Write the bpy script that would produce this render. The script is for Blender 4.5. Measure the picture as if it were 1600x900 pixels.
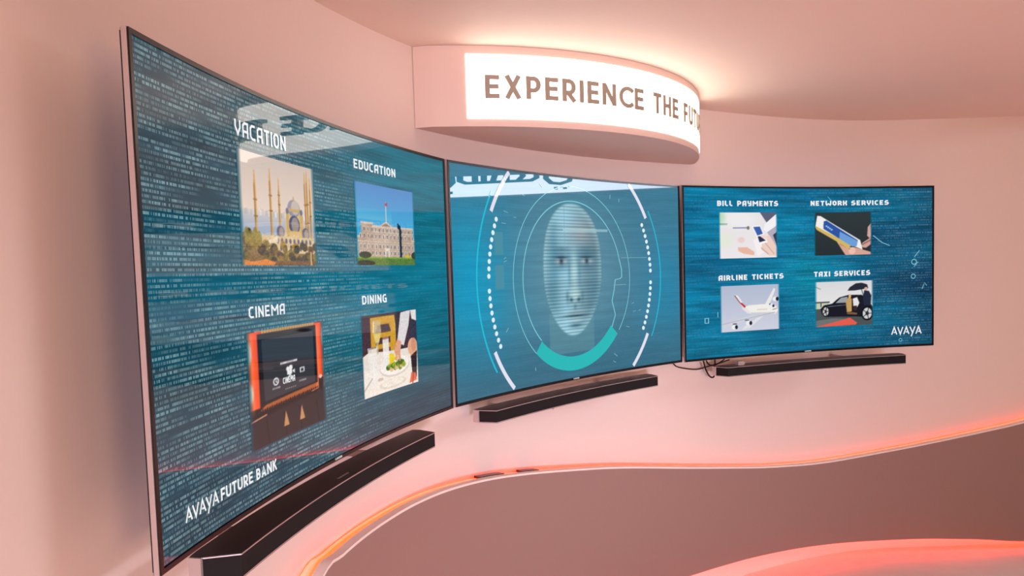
import bpy, math, random
import numpy as np
from mathutils import Matrix, Vector

for o in list(bpy.data.objects):
    bpy.data.objects.remove(o)
SC = bpy.context.scene
COL = SC.collection
PI = math.pi
EYE = 1.64                                  # camera height above the floor

# ------------------------------------------------------------------ camera
FPX, PITCH, ROLL, CYOFF = 1200.8, -0.063019, -0.030875, 50.9
fw = np.array([0, math.cos(PITCH), math.sin(PITCH)])
_r = np.array([1.0, 0, 0]); _u = np.cross(_r, fw)
rt = _r * math.cos(ROLL) + _u * math.sin(ROLL)
up = -_r * math.sin(ROLL) + _u * math.cos(ROLL)
cd = bpy.data.cameras.new('camera')
cam = bpy.data.objects.new('camera', cd)
COL.objects.link(cam)
cd.sensor_width = 36.0
cd.lens = FPX * 36.0 / 1600.0
cd.shift_y = CYOFF / 1600.0
cd.clip_start = 0.05
M = Matrix.Identity(4)
for k in range(3):
    M[k][0] = rt[k]; M[k][1] = up[k]; M[k][2] = -fw[k]
M[2][3] = EYE
cam.matrix_world = M
SC.camera = cam

def ray(x, y):
    return fw * FPX + rt * (x - 800) - up * (y - 450 - CYOFF)

# ------------------------------------------------------------------ world, lamps, exposure
SC.view_settings.view_transform = 'Standard'
SC.view_settings.look = 'None'
SC.view_settings.gamma = 1.0
SC.view_settings.use_curve_mapping = False
SC.view_settings.exposure = 0.0
wd = bpy.data.worlds.new('hall_ambient'); SC.world = wd
wd.use_nodes = True
bgn = wd.node_tree.nodes['Background']
bgn.inputs[0].default_value = (1.0, 0.66, 0.56, 1); bgn.inputs[1].default_value = 0.06

def area_lamp(name, loc, target, sx, sy, col, power, spread=180):
    ld = bpy.data.lights.new(name, 'AREA'); ld.shape = 'RECTANGLE'
    ld.size = sx; ld.size_y = sy; ld.color = col; ld.energy = power; ld.spread = math.radians(spread)
    o = bpy.data.objects.new(name, ld); COL.objects.link(o)
    o.location = loc
    o.rotation_euler = (Vector(target) - Vector(loc)).to_track_quat('-Z', 'Y').to_euler()
    return o
# warm hall lighting behind the visitor and a cooler lamp farther out
area_lamp('hall_lamp_warm', (2.9, -3.0, 1.45), (0.7, 2.8, 2.0), 1.4, 0.9, (1.0, 0.60, 0.36), 84)
area_lamp('hall_lamp_cool', (0.9, -4.6, 0.95), (0.20, 3.3, 0.95), 1.0, 0.5, (0.90, 0.80, 1.0), 20, 42)

# ------------------------------------------------------------------ helpers
def lin(c):
    c = np.asarray(c, float) / 255.0
    return np.where(c <= 0.04045, c / 12.92, ((c + 0.055) / 1.055) ** 2.4)

def lin4(c):
    a = lin(c); return (float(a[0]), float(a[1]), float(a[2]), 1.0)

def setp(o, label=None, cat=None, group=None, kind=None):
    if label: o['label'] = label
    if cat: o['category'] = cat
    if group: o['group'] = group
    if kind: o['kind'] = kind
    return o

def mesh(name, verts, faces, mat, parent=None, smooth=False, uvs=None, cols=None):
    me = bpy.data.meshes.new(name)
    me.from_pydata([tuple(map(float, v)) for v in verts], [], [tuple(map(int, f)) for f in faces])
    if cols is not None:
        at = me.color_attributes.new('Col', 'FLOAT_COLOR', 'POINT')
        c = np.ones((len(verts), 4), np.float32); c[:, :3] = cols
        at.data.foreach_set('color', c.ravel())
    if uvs is not None:
        uvl = me.uv_layers.new(name='UVMap')
        idx = np.zeros(len(me.loops), np.int32); me.loops.foreach_get('vertex_index', idx)
        uvl.data.foreach_set('uv', np.asarray(uvs, np.float32)[idx].ravel())
    if smooth:
        me.polygons.foreach_set('use_smooth', np.ones(len(me.polygons), bool))
    me.update()
    ob = bpy.data.objects.new(name, me)
    COL.objects.link(ob)
    if mat: me.materials.append(mat)
    if parent: ob.parent = parent
    return ob

def empty(name, loc=(0, 0, 0), rz=0.0):
    o = bpy.data.objects.new(name, None); COL.objects.link(o)
    o.location = loc; o.rotation_euler = (0, 0, rz); o.empty_display_size = 0.1
    return o

class MB:
    def __init__(s): s.v = []; s.f = []
    def add(s, v, f):
        b = len(s.v); s.v += [tuple(q) for q in v]; s.f += [tuple(i + b for i in q) for q in f]
    def box(s, x0, x1, y0, y1, z0, z1):
        s.add([(x0, y0, z0), (x1, y0, z0), (x1, y1, z0), (x0, y1, z0), (x0, y0, z1), (x1, y0, z1), (x1, y1, z1), (x0, y1, z1)],
              [(0, 3, 2, 1), (4, 5, 6, 7), (0, 1, 5, 4), (1, 2, 6, 5), (2, 3, 7, 6), (3, 0, 4, 7)])
    def sweep(s, secs, closed=False):
        """secs: list of equal-length rings of points; skins them, caps the ends."""
        n = len(secs[0]); b = len(s.v)
        for r in secs: s.v += [tuple(q) for q in r]
        m = len(secs)
        for i in range(m if closed else m - 1):
            j = (i + 1) % m
            for k in range(n):
                l = (k + 1) % n
                s.f.append((b + i * n + k, b + i * n + l, b + j * n + l, b + j * n + k))
        if not closed:
            s.f.append(tuple(b + k for k in range(n))[::-1])
            s.f.append(tuple(b + (m - 1) * n + k for k in range(n)))
    def tube(s, pts, r, n=8):
        pts = [Vector(q) for q in pts]; secs = []
        for i, q in enumerate(pts):
            d = (pts[min(i + 1, len(pts) - 1)] - pts[max(i - 1, 0)]).normalized()
            a = d.cross(Vector((0, 0, 1)) if abs(d.z) < 0.9 else Vector((1, 0, 0))).normalized(); c = d.cross(a)
            secs.append([q + a * (r * math.cos(2 * PI * k / n)) + c * (r * math.sin(2 * PI * k / n)) for k in range(n)])
        s.sweep(secs)
    def build(s, name, mat, parent=None, smooth=False):
        return mesh(name, s.v, s.f, mat, parent, smooth)

def spline(pts, n=8):
    """Catmull-Rom through pts"""
    P = [np.array(q, float) for q in pts]; P = [2 * P[0] - P[1]] + P + [2 * P[-1] - P[-2]]
    out = []
    for i in range(1, len(P) - 2):
        for k in range(n):
            t = k / n
            out.append(0.5 * ((2 * P[i]) + (-P[i - 1] + P[i + 1]) * t + (2 * P[i - 1] - 5 * P[i] + 4 * P[i + 1] - P[i + 2]) * t * t + (-P[i - 1] + 3 * P[i] - 3 * P[i + 1] + P[i + 2]) * t ** 3))
    out.append(P[-2]); return out

# ------------------------------------------------------------------ materials
def newmat(name):
    m = bpy.data.materials.new(name); m.use_nodes = True
    return m, m.node_tree, m.node_tree.nodes['Principled BSDF']

def paint(name, col, rough=0.6, spec=0.4, metal=0.0, grain=0.03, scale=60.0, bump=0.0):
    m, t, b = newmat(name)
    tc = t.nodes.new('ShaderNodeTexCoord')
    nz = t.nodes.new('ShaderNodeTexNoise'); nz.inputs['Scale'].default_value = scale; nz.inputs['Detail'].default_value = 3
    t.links.new(tc.outputs['Object'], nz.inputs['Vector'])
    mx = t.nodes.new('ShaderNodeMix'); mx.data_type = 'RGBA'
    c = np.array(lin4(col))
    mx.inputs['A'].default_value = tuple(np.clip(c * (1 - grain), 0, 1)); mx.inputs['B'].default_value = tuple(np.clip(c * (1 + grain), 0, 1))
    t.links.new(nz.outputs['Fac'], mx.inputs['Factor']); t.links.new(mx.outputs['Result'], b.inputs['Base Color'])
    b.inputs['Roughness'].default_value = rough; b.inputs['Specular IOR Level'].default_value = spec; b.inputs['Metallic'].default_value = metal
    if bump:
        bp = t.nodes.new('ShaderNodeBump'); bp.inputs['Strength'].default_value = bump; bp.inputs['Distance'].default_value = 0.002
        t.links.new(nz.outputs['Fac'], bp.inputs['Height']); t.links.new(bp.outputs['Normal'], b.inputs['Normal'])
    return m

def glow(name, rgb, strength, rough=0.35):
    m, t, b = newmat(name)
    b.inputs['Base Color'].default_value = (0.6, 0.6, 0.6, 1); b.inputs['Roughness'].default_value = rough
    b.inputs['Emission Color'].default_value = (*rgb, 1); b.inputs['Emission Strength'].default_value = strength
    return m

M_WALL = paint('wall_paint', (232, 214, 206), 0.55, 0.3, grain=0.02, scale=90, bump=0.06)
M_CEIL = paint('ceiling_paint', (234, 214, 202), 0.7, 0.2, grain=0.02, scale=90)
M_SIGNBODY = paint('sign_paint', (224, 200, 188), 0.5, 0.3, grain=0.01)
M_BROWN = paint('brown_laminate', (152, 122, 114), 0.42, 0.4, grain=0.05, scale=140)
M_LIP = paint('panel_edge_paint', (238, 222, 214), 0.5, 0.3)
M_FLOOR = paint('floor_laminate', (226, 212, 206), 0.4, 0.4, grain=0.08, scale=12)
M_BLACK = paint('black_plastic', (14, 13, 14), 0.28, 0.5, grain=0.05)
M_DARK = paint('dark_housing', (24, 22, 24), 0.5, 0.4, grain=0.08)
M_SILVER = paint('silver_trim', (205, 190, 188), 0.35, 0.5, metal=0.55, grain=0.03)
M_GRILLE = paint('grille_fabric', (22, 19, 20), 0.75, 0.25, grain=0.5, scale=900)
M_BARTOP = paint('soundbar_top', (20, 17, 19), 0.35, 0.45, grain=0.06)
M_CABLE = paint('cable_rubber', (22, 18, 18), 0.6, 0.3)
M_GREY = paint('grey_plastic', (170, 155, 152), 0.5, 0.4)
M_LETTER = paint('taupe_letter', (158, 148, 134), 0.5, 0.3, grain=0.02)
M_LOGO = glow('logo_white', (0.8, 0.75, 0.75), 0.6)
M_SIGN = glow('sign_diffuser', (1.0, 0.88, 0.76), 4.6)
M_SIGN2 = glow('arabic_sign_diffuser', (0.86, 0.88, 1.0), 19.0)
M_LED = glow('led_orange', (1.0, 0.050, 0.006), 4.8)
M_LEDRED = glow('led_red', (1.0, 0.030, 0.010), 14.0)
M_LETTER2 = paint('teal_letter', (40, 70, 85), 0.6, 0.2)

def screen_mat(name, code=None, gain=1.0, streak=1.5):
    """glossy display: base picture from the Col attribute, rows of code characters drawn by nodes on the UVs"""
    m, t, b = newmat(name); n = t.nodes; L = t.links
    b.inputs['Base Color'].default_value = (0.004, 0.005, 0.006, 1)
    b.inputs['Roughness'].default_value = 0.008
    b.inputs['Specular IOR Level'].default_value = 0.28
    at = n.new('ShaderNodeAttribute'); at.attribute_name = 'Col'
    colout = at.outputs['Color']
    if code:
        rows, cols, amp, split = code
        def math_(op, a, bb=None, clamp=False):
            q = n.new('ShaderNodeMath'); q.operation = op; q.use_clamp = clamp
            for i, v in enumerate((a, bb)):
                if v is None: continue
                if isinstance(v, (int, float)): q.inputs[i].default_value = v
                else: L.new(v, q.inputs[i])
            return q.outputs[0]
        uv = n.new('ShaderNodeUVMap'); uv.uv_map = 'UVMap'
        sp = n.new('ShaderNodeSeparateXYZ'); L.new(uv.outputs['UV'], sp.inputs[0])
        U, V = sp.outputs[0], sp.outputs[1]
        rv = math_('MULTIPLY', V, float(rows)); row = math_('FLOOR', rv); rf = math_('FRACT', rv)
        cu = math_('MULTIPLY', U, float(cols)); cc = math_('FLOOR', cu); cf = math_('FRACT', cu)
        cb = n.new('ShaderNodeCombineXYZ'); L.new(cc, cb.inputs[0]); L.new(row, cb.inputs[1])
        wn = n.new('ShaderNodeTexWhiteNoise'); wn.noise_dimensions = '2D'; L.new(cb.outputs[0], wn.inputs['Vector'])
        ch = math_('GREATER_THAN', wn.outputs['Value'], 0.30)
        cb2 = n.new('ShaderNodeCombineXYZ'); L.new(math_('MULTIPLY', U, 9.0), cb2.inputs[0]); L.new(math_('MULTIPLY', row, 3.7), cb2.inputs[1])
        nz = n.new('ShaderNodeTexNoise'); nz.noise_dimensions = '2D'; nz.inputs['Scale'].default_value = 1.0; nz.inputs['Detail'].default_value = 2; L.new(cb2.outputs[0], nz.inputs['Vector'])
        word = math_('MULTIPLY', math_('SUBTRACT', nz.outputs['Fac'], 0.30), 3.2, True)
        rowm = math_('MULTIPLY', math_('GREATER_THAN', rf, 0.25), math_('LESS_THAN', rf, 0.80))
        colm = math_('LESS_THAN', cf, 0.78)
        msk = math_('MULTIPLY', math_('MULTIPLY', ch, word), math_('MULTIPLY', rowm, colm))
        msk = math_('MULTIPLY', msk, math_('ADD', math_('MULTIPLY', wn.outputs['Value'], 0.7), 0.35))
        # code is dense on one side of the picture and thins out on the other
        side = n.new('ShaderNodeMapRange'); side.inputs[1].default_value = split[0]; side.inputs[2].default_value = split[1]
        side.inputs[3].default_value = 1.0; side.inputs[4].default_value = split[2]; side.clamp = True; L.new(U, side.inputs[0])
        msk = math_('MULTIPLY', math_('MULTIPLY', msk, side.outputs[0]), amp)
        add = n.new('ShaderNodeMix'); add.data_type = 'RGBA'; L.new(msk, add.inputs['Factor']); L.new(colout, add.inputs['A'])
        add.inputs['B'].default_value = lin4((150, 190, 195))
        # streaks
        cb3 = n.new('ShaderNodeCombineXYZ'); L.new(math_('MULTIPLY', U, 5.0), cb3.inputs[0]); L.new(math_('MULTIPLY', V, 42.0), cb3.inputs[1])
        n2 = n.new('ShaderNodeTexNoise'); n2.noise_dimensions = '2D'; n2.inputs['Scale'].default_value = 1.0; n2.inputs['Detail'].default_value = 4; L.new(cb3.outputs[0], n2.inputs['Vector'])
        st = math_('ADD', math_('MULTIPLY', n2.outputs['Fac'], streak), 1.0 - streak / 2)
        mu = n.new('ShaderNodeMix'); mu.data_type = 'RGBA'; mu.blend_type = 'MULTIPLY'; mu.inputs['Factor'].default_value = 1.0
        cbc = n.new('ShaderNodeCombineColor'); L.new(st, cbc.inputs[0]); L.new(st, cbc.inputs[1]); L.new(st, cbc.inputs[2])
        L.new(add.outputs['Result'], mu.inputs['A']); L.new(cbc.outputs[0], mu.inputs['B'])
        colout = mu.outputs['Result']
    L.new(colout, b.inputs['Emission Color'])
    b.inputs['Emission Strength'].default_value = gain
    return m

M_SCR1 = screen_mat('screen_code', (96, 600, 0.62, (0.45, 0.75, 0.10)), 1.0, 1.1)
M_SCR2 = screen_mat('screen_face', (80, 300, 0.05, (0.0, 1.0, 1.0)), 1.0, .35)
M_SCR3 = screen_mat('screen_services', (64, 300, 0.22, (1.0, 0.45, 0.35)), 1.0)
M_PRINT = screen_mat('screen_print', None, 1.0)

# ------------------------------------------------------------------ plan of the curved wall
CW = np.array([2.2335, 1.208])             # centre of the concave wall
def wall_radius(phi):
    a = math.degrees(phi); t = min(max((118 - a) / 26.0, 0), 1); t = t * t * (3 - 2 * t)
    return 2.93 + 0.165 * t
path = [np.array([CW[0] - 2.93, y]) for y in np.linspace(-3.2, CW[1] - 0.1, 12)]
for a in np.radians(np.arange(180, 90.9, -1.0)):
    R = wall_radius(a); path.append(CW + R * np.array([math.cos(a), math.sin(a)]))
yr = CW[1] + 3.095
for x in np.linspace(2.35, 4.7, 14): path.append(np.array([x, yr]))
path = np.array(path)
for _ in range(3): path[1:-1] = 0.25 * path[:-2] + 0.5 * path[1:-1] + 0.25 * path[2:]
seg = np.r_[0, np.cumsum(np.hypot(*np.diff(path, axis=0).T))]
S_ALL = np.linspace(0, seg[-1], 420)
PX = np.interp(S_ALL, seg, path[:, 0]); PY = np.interp(S_ALL, seg, path[:, 1])
tx, ty = np.gradient(PX), np.gradient(PY); tl = np.hypot(tx, ty); tx /= tl; ty /= tl
def wpt(off):                               # the path moved off metres into the room
    return np.stack([PX + ty * off, PY - tx * off], 1)
def wall_hit(px, py, off):
    """ray through a pixel meets the wall surface (moved off into the room): (s, z)"""
    d = ray(px, py); P = wpt(off)
    cr = (P[:, 0] * d[1] - P[:, 1] * d[0]); ok = (P @ d[:2]) > 0
    for i in range(len(cr) - 1):
        if ok[i] and cr[i] * cr[i + 1] <= 0 and P[i][1] > 0.3:
            t = cr[i] / (cr[i] - cr[i + 1]); q = P[i] * (1 - t) + P[i + 1] * t
            return S_ALL[i] * (1 - t) + S_ALL[i + 1] * t, d[2] * np.hypot(*q) / np.hypot(*d[:2]) + EYE
    return None
def wall_gap(xy):                           # horizontal distance from a point to the wall
    return float(np.min(np.hypot(PX - xy[0], PY - xy[1])))

ZC = EYE + 0.772                            # ceiling of the alcove
# ------------------------------------------------------------------ shell
def wall_slab(name, off0, off1, z0, z1, mat):
    A, B = wpt(off0), wpt(off1); m = MB()
    m.sweep([[(A[i][0], A[i][1], z0), (A[i][0], A[i][1], z1), (B[i][0], B[i][1], z1), (B[i][0], B[i][1], z0)] for i in range(len(A))])
    return m.build(name, mat, smooth=False)
def shade_auto(o, ang=30):
    me = o.data; me.polygons.foreach_set('use_smooth', np.ones(len(me.polygons), bool))
    me.set_sharp_from_angle(angle=math.radians(ang)); return o
setp(shade_auto(wall_slab('wall_curved', 0.0, -0.12, 0.0, 4.0, M_WALL)), kind='structure')
m = MB(); m.box(-1.0, 9.6, -7.2, 8.0, -0.1, 0.0); setp(m.build('floor', M_FLOOR), kind='structure')
m = MB(); m.box(-0.82, 3.25, -1.25, 4.42, ZC, ZC + 0.12); setp(m.build('ceiling', M_CEIL), kind='structure')
m = MB(); m.box(-1.0, 9.6, -7.2, 8.0, 4.0, 4.1); setp(m.build('ceiling_hall', M_CEIL), kind='structure')
m = MB(); m.box(9.5, 9.6, -7.2, 8.0, 0, 4.0); setp(m.build('wall_right', M_DARK), kind='structure')
m = MB(); m.box(-1.0, 9.5, -7.3, -7.2, 0, 4.0); setp(m.build('wall_back', M_WALL), kind='structure')
m = MB(); m.box(-1.0, 9.5, 7.9, 8.0, 0, 4.0); setp(m.build('wall_far', M_DARK), kind='structure')
m = MB(); m.box(-1.0, -0.9, -7.2, -3.2, 0, 4.0); setp(m.build('wall_left', M_WALL), kind='structure')

# ------------------------------------------------------------------ wave panel and its light strips
PANEL_F, PANEL_B = 0.075, 0.045             # front and back face of the brown panel, metres off the wall
up_px = [(505, 900), (535, 868), (570, 838), (610, 810), (650, 787), (700, 766), (760, 750), (820, 741), (890, 735), (960, 731), (1050, 731), (1130, 731),
         (1200, 730), (1270, 725), (1330, 716), (1400, 703), (1470, 689), (1540, 674), (1600, 660)]
lo_px = [(1078, 900), (1120, 887), (1170, 873), (1230, 860), (1300, 850), (1370, 845), (1450, 842), (1530, 843), (1600, 846)]
def wave(px, left, right):
    q = [wall_hit(x, y, PANEL_F) for x, y in px]; q = [k for k in q if k]
    s = [k[0] for k in q]; z = [k[1] for k in q]
    s = [s[0] - d for d, _ in left] + s + [s[-1] + d for d, _ in right]
    z = [z[0] + e for _, e in left] + z + [z[-1] + e for _, e in right]
    sp = np.array(spline(list(zip(s, z)), 8))
    return sp[:, 0], sp[:, 1]
us, uz = wave(up_px, [(1.5, -0.62), (1.0, -0.52), (0.6, -0.36), (0.3, -0.19)], [(0.4, 0.10), (0.9, 0.20), (1.6, 0.25), (3.0, 0.2)])
ls, lz = wave(lo_px, [(5.0, 0.0), (2.0, 0.0), (1.0, 0.0), (0.4, 0.0)], [(0.4, 0.0), (0.9, 0.0), (2.0, 0.0)])
i0 = int(np.searchsorted(S_ALL, us[0]))
idx = [i for i in range(i0, len(S_ALL)) if S_ALL[i] < S_ALL[-1] - 0.02]
ZT = np.maximum(np.interp(S_ALL, us, uz), 0.17); ZB = np.maximum(np.interp(S_ALL, ls, lz), 0.035)
WF, WB = wpt(PANEL_F), wpt(PANEL_B)
panel = setp(empty('wave_panel', (float(WF[200][0]), float(WF[200][1]), 0.0)), 'matt brown wave-edged wall cladding under the three televisions', 'wall panel')
def P0(o):  # keep world coordinates under a parent that sits elsewhere
    o.matrix_parent_inverse = Matrix.Translation(-Vector(o.parent.location)); return o
m = MB(); m.sweep([[(WF[i][0], WF[i][1], ZB[i]), (WF[i][0], WF[i][1], ZT[i]), (WB[i][0], WB[i][1], ZT[i]), (WB[i][0], WB[i][1], ZB[i])] for i in idx])
P0(shade_auto(m.build('cladding', M_BROWN, panel)))
W2 = wpt(PANEL_F + 0.0015); m = MB()
m.sweep([[(W2[i][0], W2[i][1], ZT[i] - 0.004), (W2[i][0], W2[i][1], ZT[i] + 0.004), (WB[i][0], WB[i][1], ZT[i] + 0.004), (WB[i][0], WB[i][1], ZT[i] + 0.0005), (WF[i][0], WF[i][1], ZT[i] + 0.0005), (WF[i][0], WF[i][1], ZT[i] - 0.004)] for i in idx])
setp(P0(shade_auto(m.build('edge_lip', M_LIP, panel))), 'pale edge strip along the top of the panel')
# trough floor between panel and wall that carries the strip
WA = wpt(0.0); m = MB()
m.sweep([[(WA[i][0], WA[i][1], ZT[i] - 0.040), (WA[i][0], WA[i][1], ZT[i] - 0.034), (WB[i][0], WB[i][1], ZT[i] - 0.034), (WB[i][0], WB[i][1], ZT[i] - 0.040)] for i in idx])
P0(shade_auto(m.build('trough', M_LIP, panel)))
def led_strip(name, label, mat, o0, o1, Z, dz0, dz1, ids):
    A, B = wpt(o0), wpt(o1); m = MB()
    m.sweep([[(A[i][0], A[i][1], Z[i] + dz0), (A[i][0], A[i][1], Z[i] + dz1), (B[i][0], B[i][1], Z[i] + dz1), (B[i][0], B[i][1], Z[i] + dz0)] for i in ids])
    return setp(m.build(name, mat), label, 'light strip')
led_strip('led_strip', 'glowing orange light strip tucked behind the upper wavy edge of the brown panel', M_LED, 0.008, 0.019, ZT, -0.0335, -0.003, idx)
lowids = idx
led_strip('led_strip', 'glowing red light strip hidden under the lower wavy edge of the brown panel', M_LEDRED, 0.008, 0.038, ZB, 0.006, 0.014, lowids)

# ------------------------------------------------------------------ stroke lettering
def ribbon(pts, w, closed=False):
    P = [np.array(q, float) for q in pts]; n = len(P); L = []; Rr = []
    for i in range(n):
        a = P[(i - 1) % n] if (i > 0 or closed) else None
        c = P[(i + 1) % n] if (i < n - 1 or closed) else None
        def nr(u, v):
            d = v - u; d = d / (np.hypot(*d) + 1e-12); return np.array([-d[1], d[0]])
        if a is None: nn = nr(P[i], c)
        elif c is None: nn = nr(a, P[i])
        else:
            n1, n2 = nr(a, P[i]), nr(P[i], c); nn = n1 + n2; q = nn @ nn
            nn = nn * 2 / q if q > 0.35 else nn / math.sqrt(q + 1e-9)
        L.append(P[i] + nn * w / 2); Rr.append(P[i] - nn * w / 2)
    v = L + Rr; f = [(n + i, n + (i + 1) % n, (i + 1) % n, i) for i in range(n if closed else n - 1)]
    return v, f
def arc(cx, cy, rx, ry, a0, a1, n=10):
    return [(cx + rx * math.cos(math.radians(a0 + (a1 - a0) * k / n)), cy + ry * math.sin(math.radians(a0 + (a1 - a0) * k / n))) for k in range(n + 1)]

def g_sans(c, t):
    h = t / 2
    if c == 'E': w = .56; return w, [[(h, 0), (h, 1)], [(0, 1 - h), (w, 1 - h)], [(0, .51), (w * .94, .51)], [(0, h), (w, h)]]
    if c == 'F': w = .53; return w, [[(h, 0), (h, 1)], [(0, 1 - h), (w, 1 - h)], [(0, .48), (w * .92, .48)]]
    if c == 'X': w = .70; k = t * .58; return w, [[(k, 1), (w - k, 0)], [(w - k, 1), (k, 0)]]
    if c in 'PRB':
        w = .60; r = .30
        s = [[(h, 0), (h, 1)], [(0, 1 - h), (w - r, 1 - h)] + arc(w - r, 1 - h - .26 + .0, r - h, .26, 90, -90)[1:] + [(0, 1 - h - .52)]]
        if c == 'R': s.append([(w * .45, .36), (w - h * .6, 0)])
        if c == 'B': s = [[(h, 0), (h, 1)], [(0, 1 - h), (w - r - .03, 1 - h)] + arc(w - r - .03, .75 - h / 2, r - h, .25 - h / 2, 90, -90)[1:] + [(0, .5)], [(0, h), (w - r, h)] + arc(w - r, .25 + h / 2, r - h, .25 - h / 2, -90, 90)[1:] + [(0, .5)]]
        return w, s
    if c == 'I': return t, [[(h, 0), (h, 1)]]
    if c == 'N': w = .72; return w, [[(h, 0), (h, 1)], [(w - h, 0), (w - h, 1)], [(h, 1 - h * .3), (w - h, h * .3)]]
    if c == 'C': w = .74; return w, [arc(.5, .5, .5 - h, .5 - h, 42, 318, 22)]
    if c == 'T': w = .60; return w, [[(w / 2, 0), (w / 2, 1)], [(0, 1 - h), (w, 1 - h)]]
    if c == 'H': w = .68; return w, [[(h, 0), (h, 1)], [(w - h, 0), (w - h, 1)], [(h, .5), (w - h, .5)]]
    if c == 'U': w = .68; return w, [[(h, 1), (h, .34)] + arc(w / 2, .34, w / 2 - h, .34 - h, 180, 360, 12)[1:] + [(w - h, 1)]]
    if c == 'K': w = .64; return w, [[(h, 0), (h, 1)], [(w - h, 1), (h, .42)], [(w * .38, .60), (w - h * .7, 0)]]
    if c == 'A': w = .74; return w, [[(h, 0), (w / 2, 1 - h * .4), (w - h, 0)], [(w * .22, .28), (w * .78, .28)]]
    if c == 'S': w = .58; return w, [arc(w / 2, .73, w / 2 - h, .27 - h, 20, 270, 12) + arc(w / 2, .27, w / 2 - h, .27 - h + .0, 90, -160, 12)[1:]]
    if c == 'M': w = .84; return w, [[(h, 0), (h, 1)], [(w - h, 0), (w - h, 1)], [(h, 1 - h), (w / 2, .3), (w - h, 1 - h)]]
    if c == 'G': w = .74; return w, [arc(.5, .5, .5 - h, .5 - h, 45, 330, 20) + [(w - h, .5), (w * .55, .5)]]
    if c == 'L': w = .5; return w, [[(h, 1), (h, h), (w, h)]]
    if c == 'V': w = .72; return w, [[(h, 1), (w / 2, h * .4), (w - h, 1)]]
    return .34, []

def g_tech(c, t):
    h = t / 2; k = .16; w = .66; a, b = h, w - h; T, B = 1 - h, h; m_ = .5
    G = {
     'A': (w, [[(a, 0), (a, T - k), (a + k, T), (b, T), (b, 0)], [(a, .40), (b, .40)]]),
     'B': (w, [[(a, B), (a, T), (b - k * .6, T), (b - k * .2, T - k * .6), (b - k * .2, m_ + .08), (b, m_ - .08), (b, B + k), (b - k, B), (0, B)], [(a, m_), (b - .05, m_)]]),
     'C': (w * .95, [[(b, T), (a + k, T), (a, T - k), (a, B + k), (a + k, B), (b, B)]]),
     'D': (w, [[(a, B), (a, T), (b - k, T), (b, T - k), (b, B + k), (b - k, B), (0, B)]]),
     'E': (w * .92, [[(b, T), (a, T), (a, B), (b, B)], [(a, m_), (b - .06, m_)]]),
     'G': (w, [[(b, T), (a + k, T), (a, T - k), (a, B + k), (a + k, B), (b, B), (b, .48), (b - .22, .48)]]),
     'I': (t, [[(h, 0), (h, 1)]]),
     'K': (w, [[(a, 0), (a, 1)], [(b, 1), (b, .68), (b - .14, m_), (a, m_)], [(b - .14, m_), (b, .32), (b, 0)]]),
     'L': (w * .86, [[(a, 1), (a, B + k), (a + k, B), (b - .06, B)]]),
     'M': (.92, [[(h, 0), (h, 1)], [(h, T), (.46, .42)], [(.46, .42), (.92 - h, T)], [(.92 - h, 1), (.92 - h, 0)]]),
     'N': (w, [[(a, 0), (a, 1)], [(a, T), (b, B)], [(b, 0), (b, 1)]]),
     'O': (w, [[(a, B + k), (a, T - k), (a + k, T), (b - k, T), (b, T - k), (b, B + k), (b - k, B), (a + k, B), (a, B + k), (a, B + k + .05)]]),
     'P': (w, [[(a, 0), (a, T), (b - k, T), (b, T - k), (b, .40 + k), (b - k, .40), (a, .40)]]),
     'R': (w, [[(a, 0), (a, T), (b - k, T), (b, T - k), (b, .45 + k), (b - k, .45), (a, .45)], [(b - k - .1, .45), (b, .22), (b, 0)]]),
     'S': (w, [[(b, T), (a + k, T), (a, T - k), (a, m_ + .06), (a + .06, m_), (b - .06, m_), (b, m_ - .06), (b, B + k), (b - k, B), (0, B)]]),
     'T': (w * .95, [[(0, T), (w * .95, T)], [(w * .475, T), (w * .475, 0)]]),
     'U': (w, [[(a, 1), (a, B + k), (a + k, B), (b - k, B), (b, B + k), (b, 1)]]),
     'V': (w, [[(a, 1), (a, .55), (w / 2, .12), (b, .55), (b, 1)]]),
     'W': (.95, [[(h, 1), (h, B + k), (h + k * .6, B), (.475, .4), (.95 - h - k * .6, B), (.95 - h, B + k), (.95 - h, 1)]]),
     'X': (w, [[(a, 1), (b, 0)], [(b, 1), (a, 0)]]),
     'Y': (w, [[(a, 1), (a, .62), (a + .12, .48), (b, .48)], [(b, 1), (b, .14), (b - .14, B), (a + .05, B)]]),
    }
    return G.get(c, (.36, []))
def g_avaya(c, t):                          # logotype: slanted strokes, bars joined to the right leg only
    h = t / 2
    if c == 'A': w = .74; return w, [[(h * .6, 0), (w / 2, 1 - h * .4), (w - h * .6, 0)], [(w * .40, .30), (w * .80, .30)]]
    if c == 'V': w = .72; return w, [[(h * .6, 1), (w / 2, h * .5), (w - h * .6, 1)]]
    if c == 'Y': w = .72; return w, [[(h * .6, 1), (w * .50, .20)], [(w - h * .6, 1), (w * .28, -.34)]]
    return .3, []

def set_text(text, glyphs, t, gap):
    """ribbons of one line of text, cap height 1, one entry for each character: (char, verts, faces)"""
    x = 0; out = []
    for c in text:
        w, strokes = glyphs(c, t); vs, fs = [], []
        for s in strokes:
            v, f = ribbon(s, t); b = len(vs); vs += [(q[0] + x, q[1]) for q in v]; fs += [tuple(i + b for i in k) for k in f]
        if strokes: out.append((c, vs, fs))
        x += w + gap
    return out, x - gap

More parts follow.
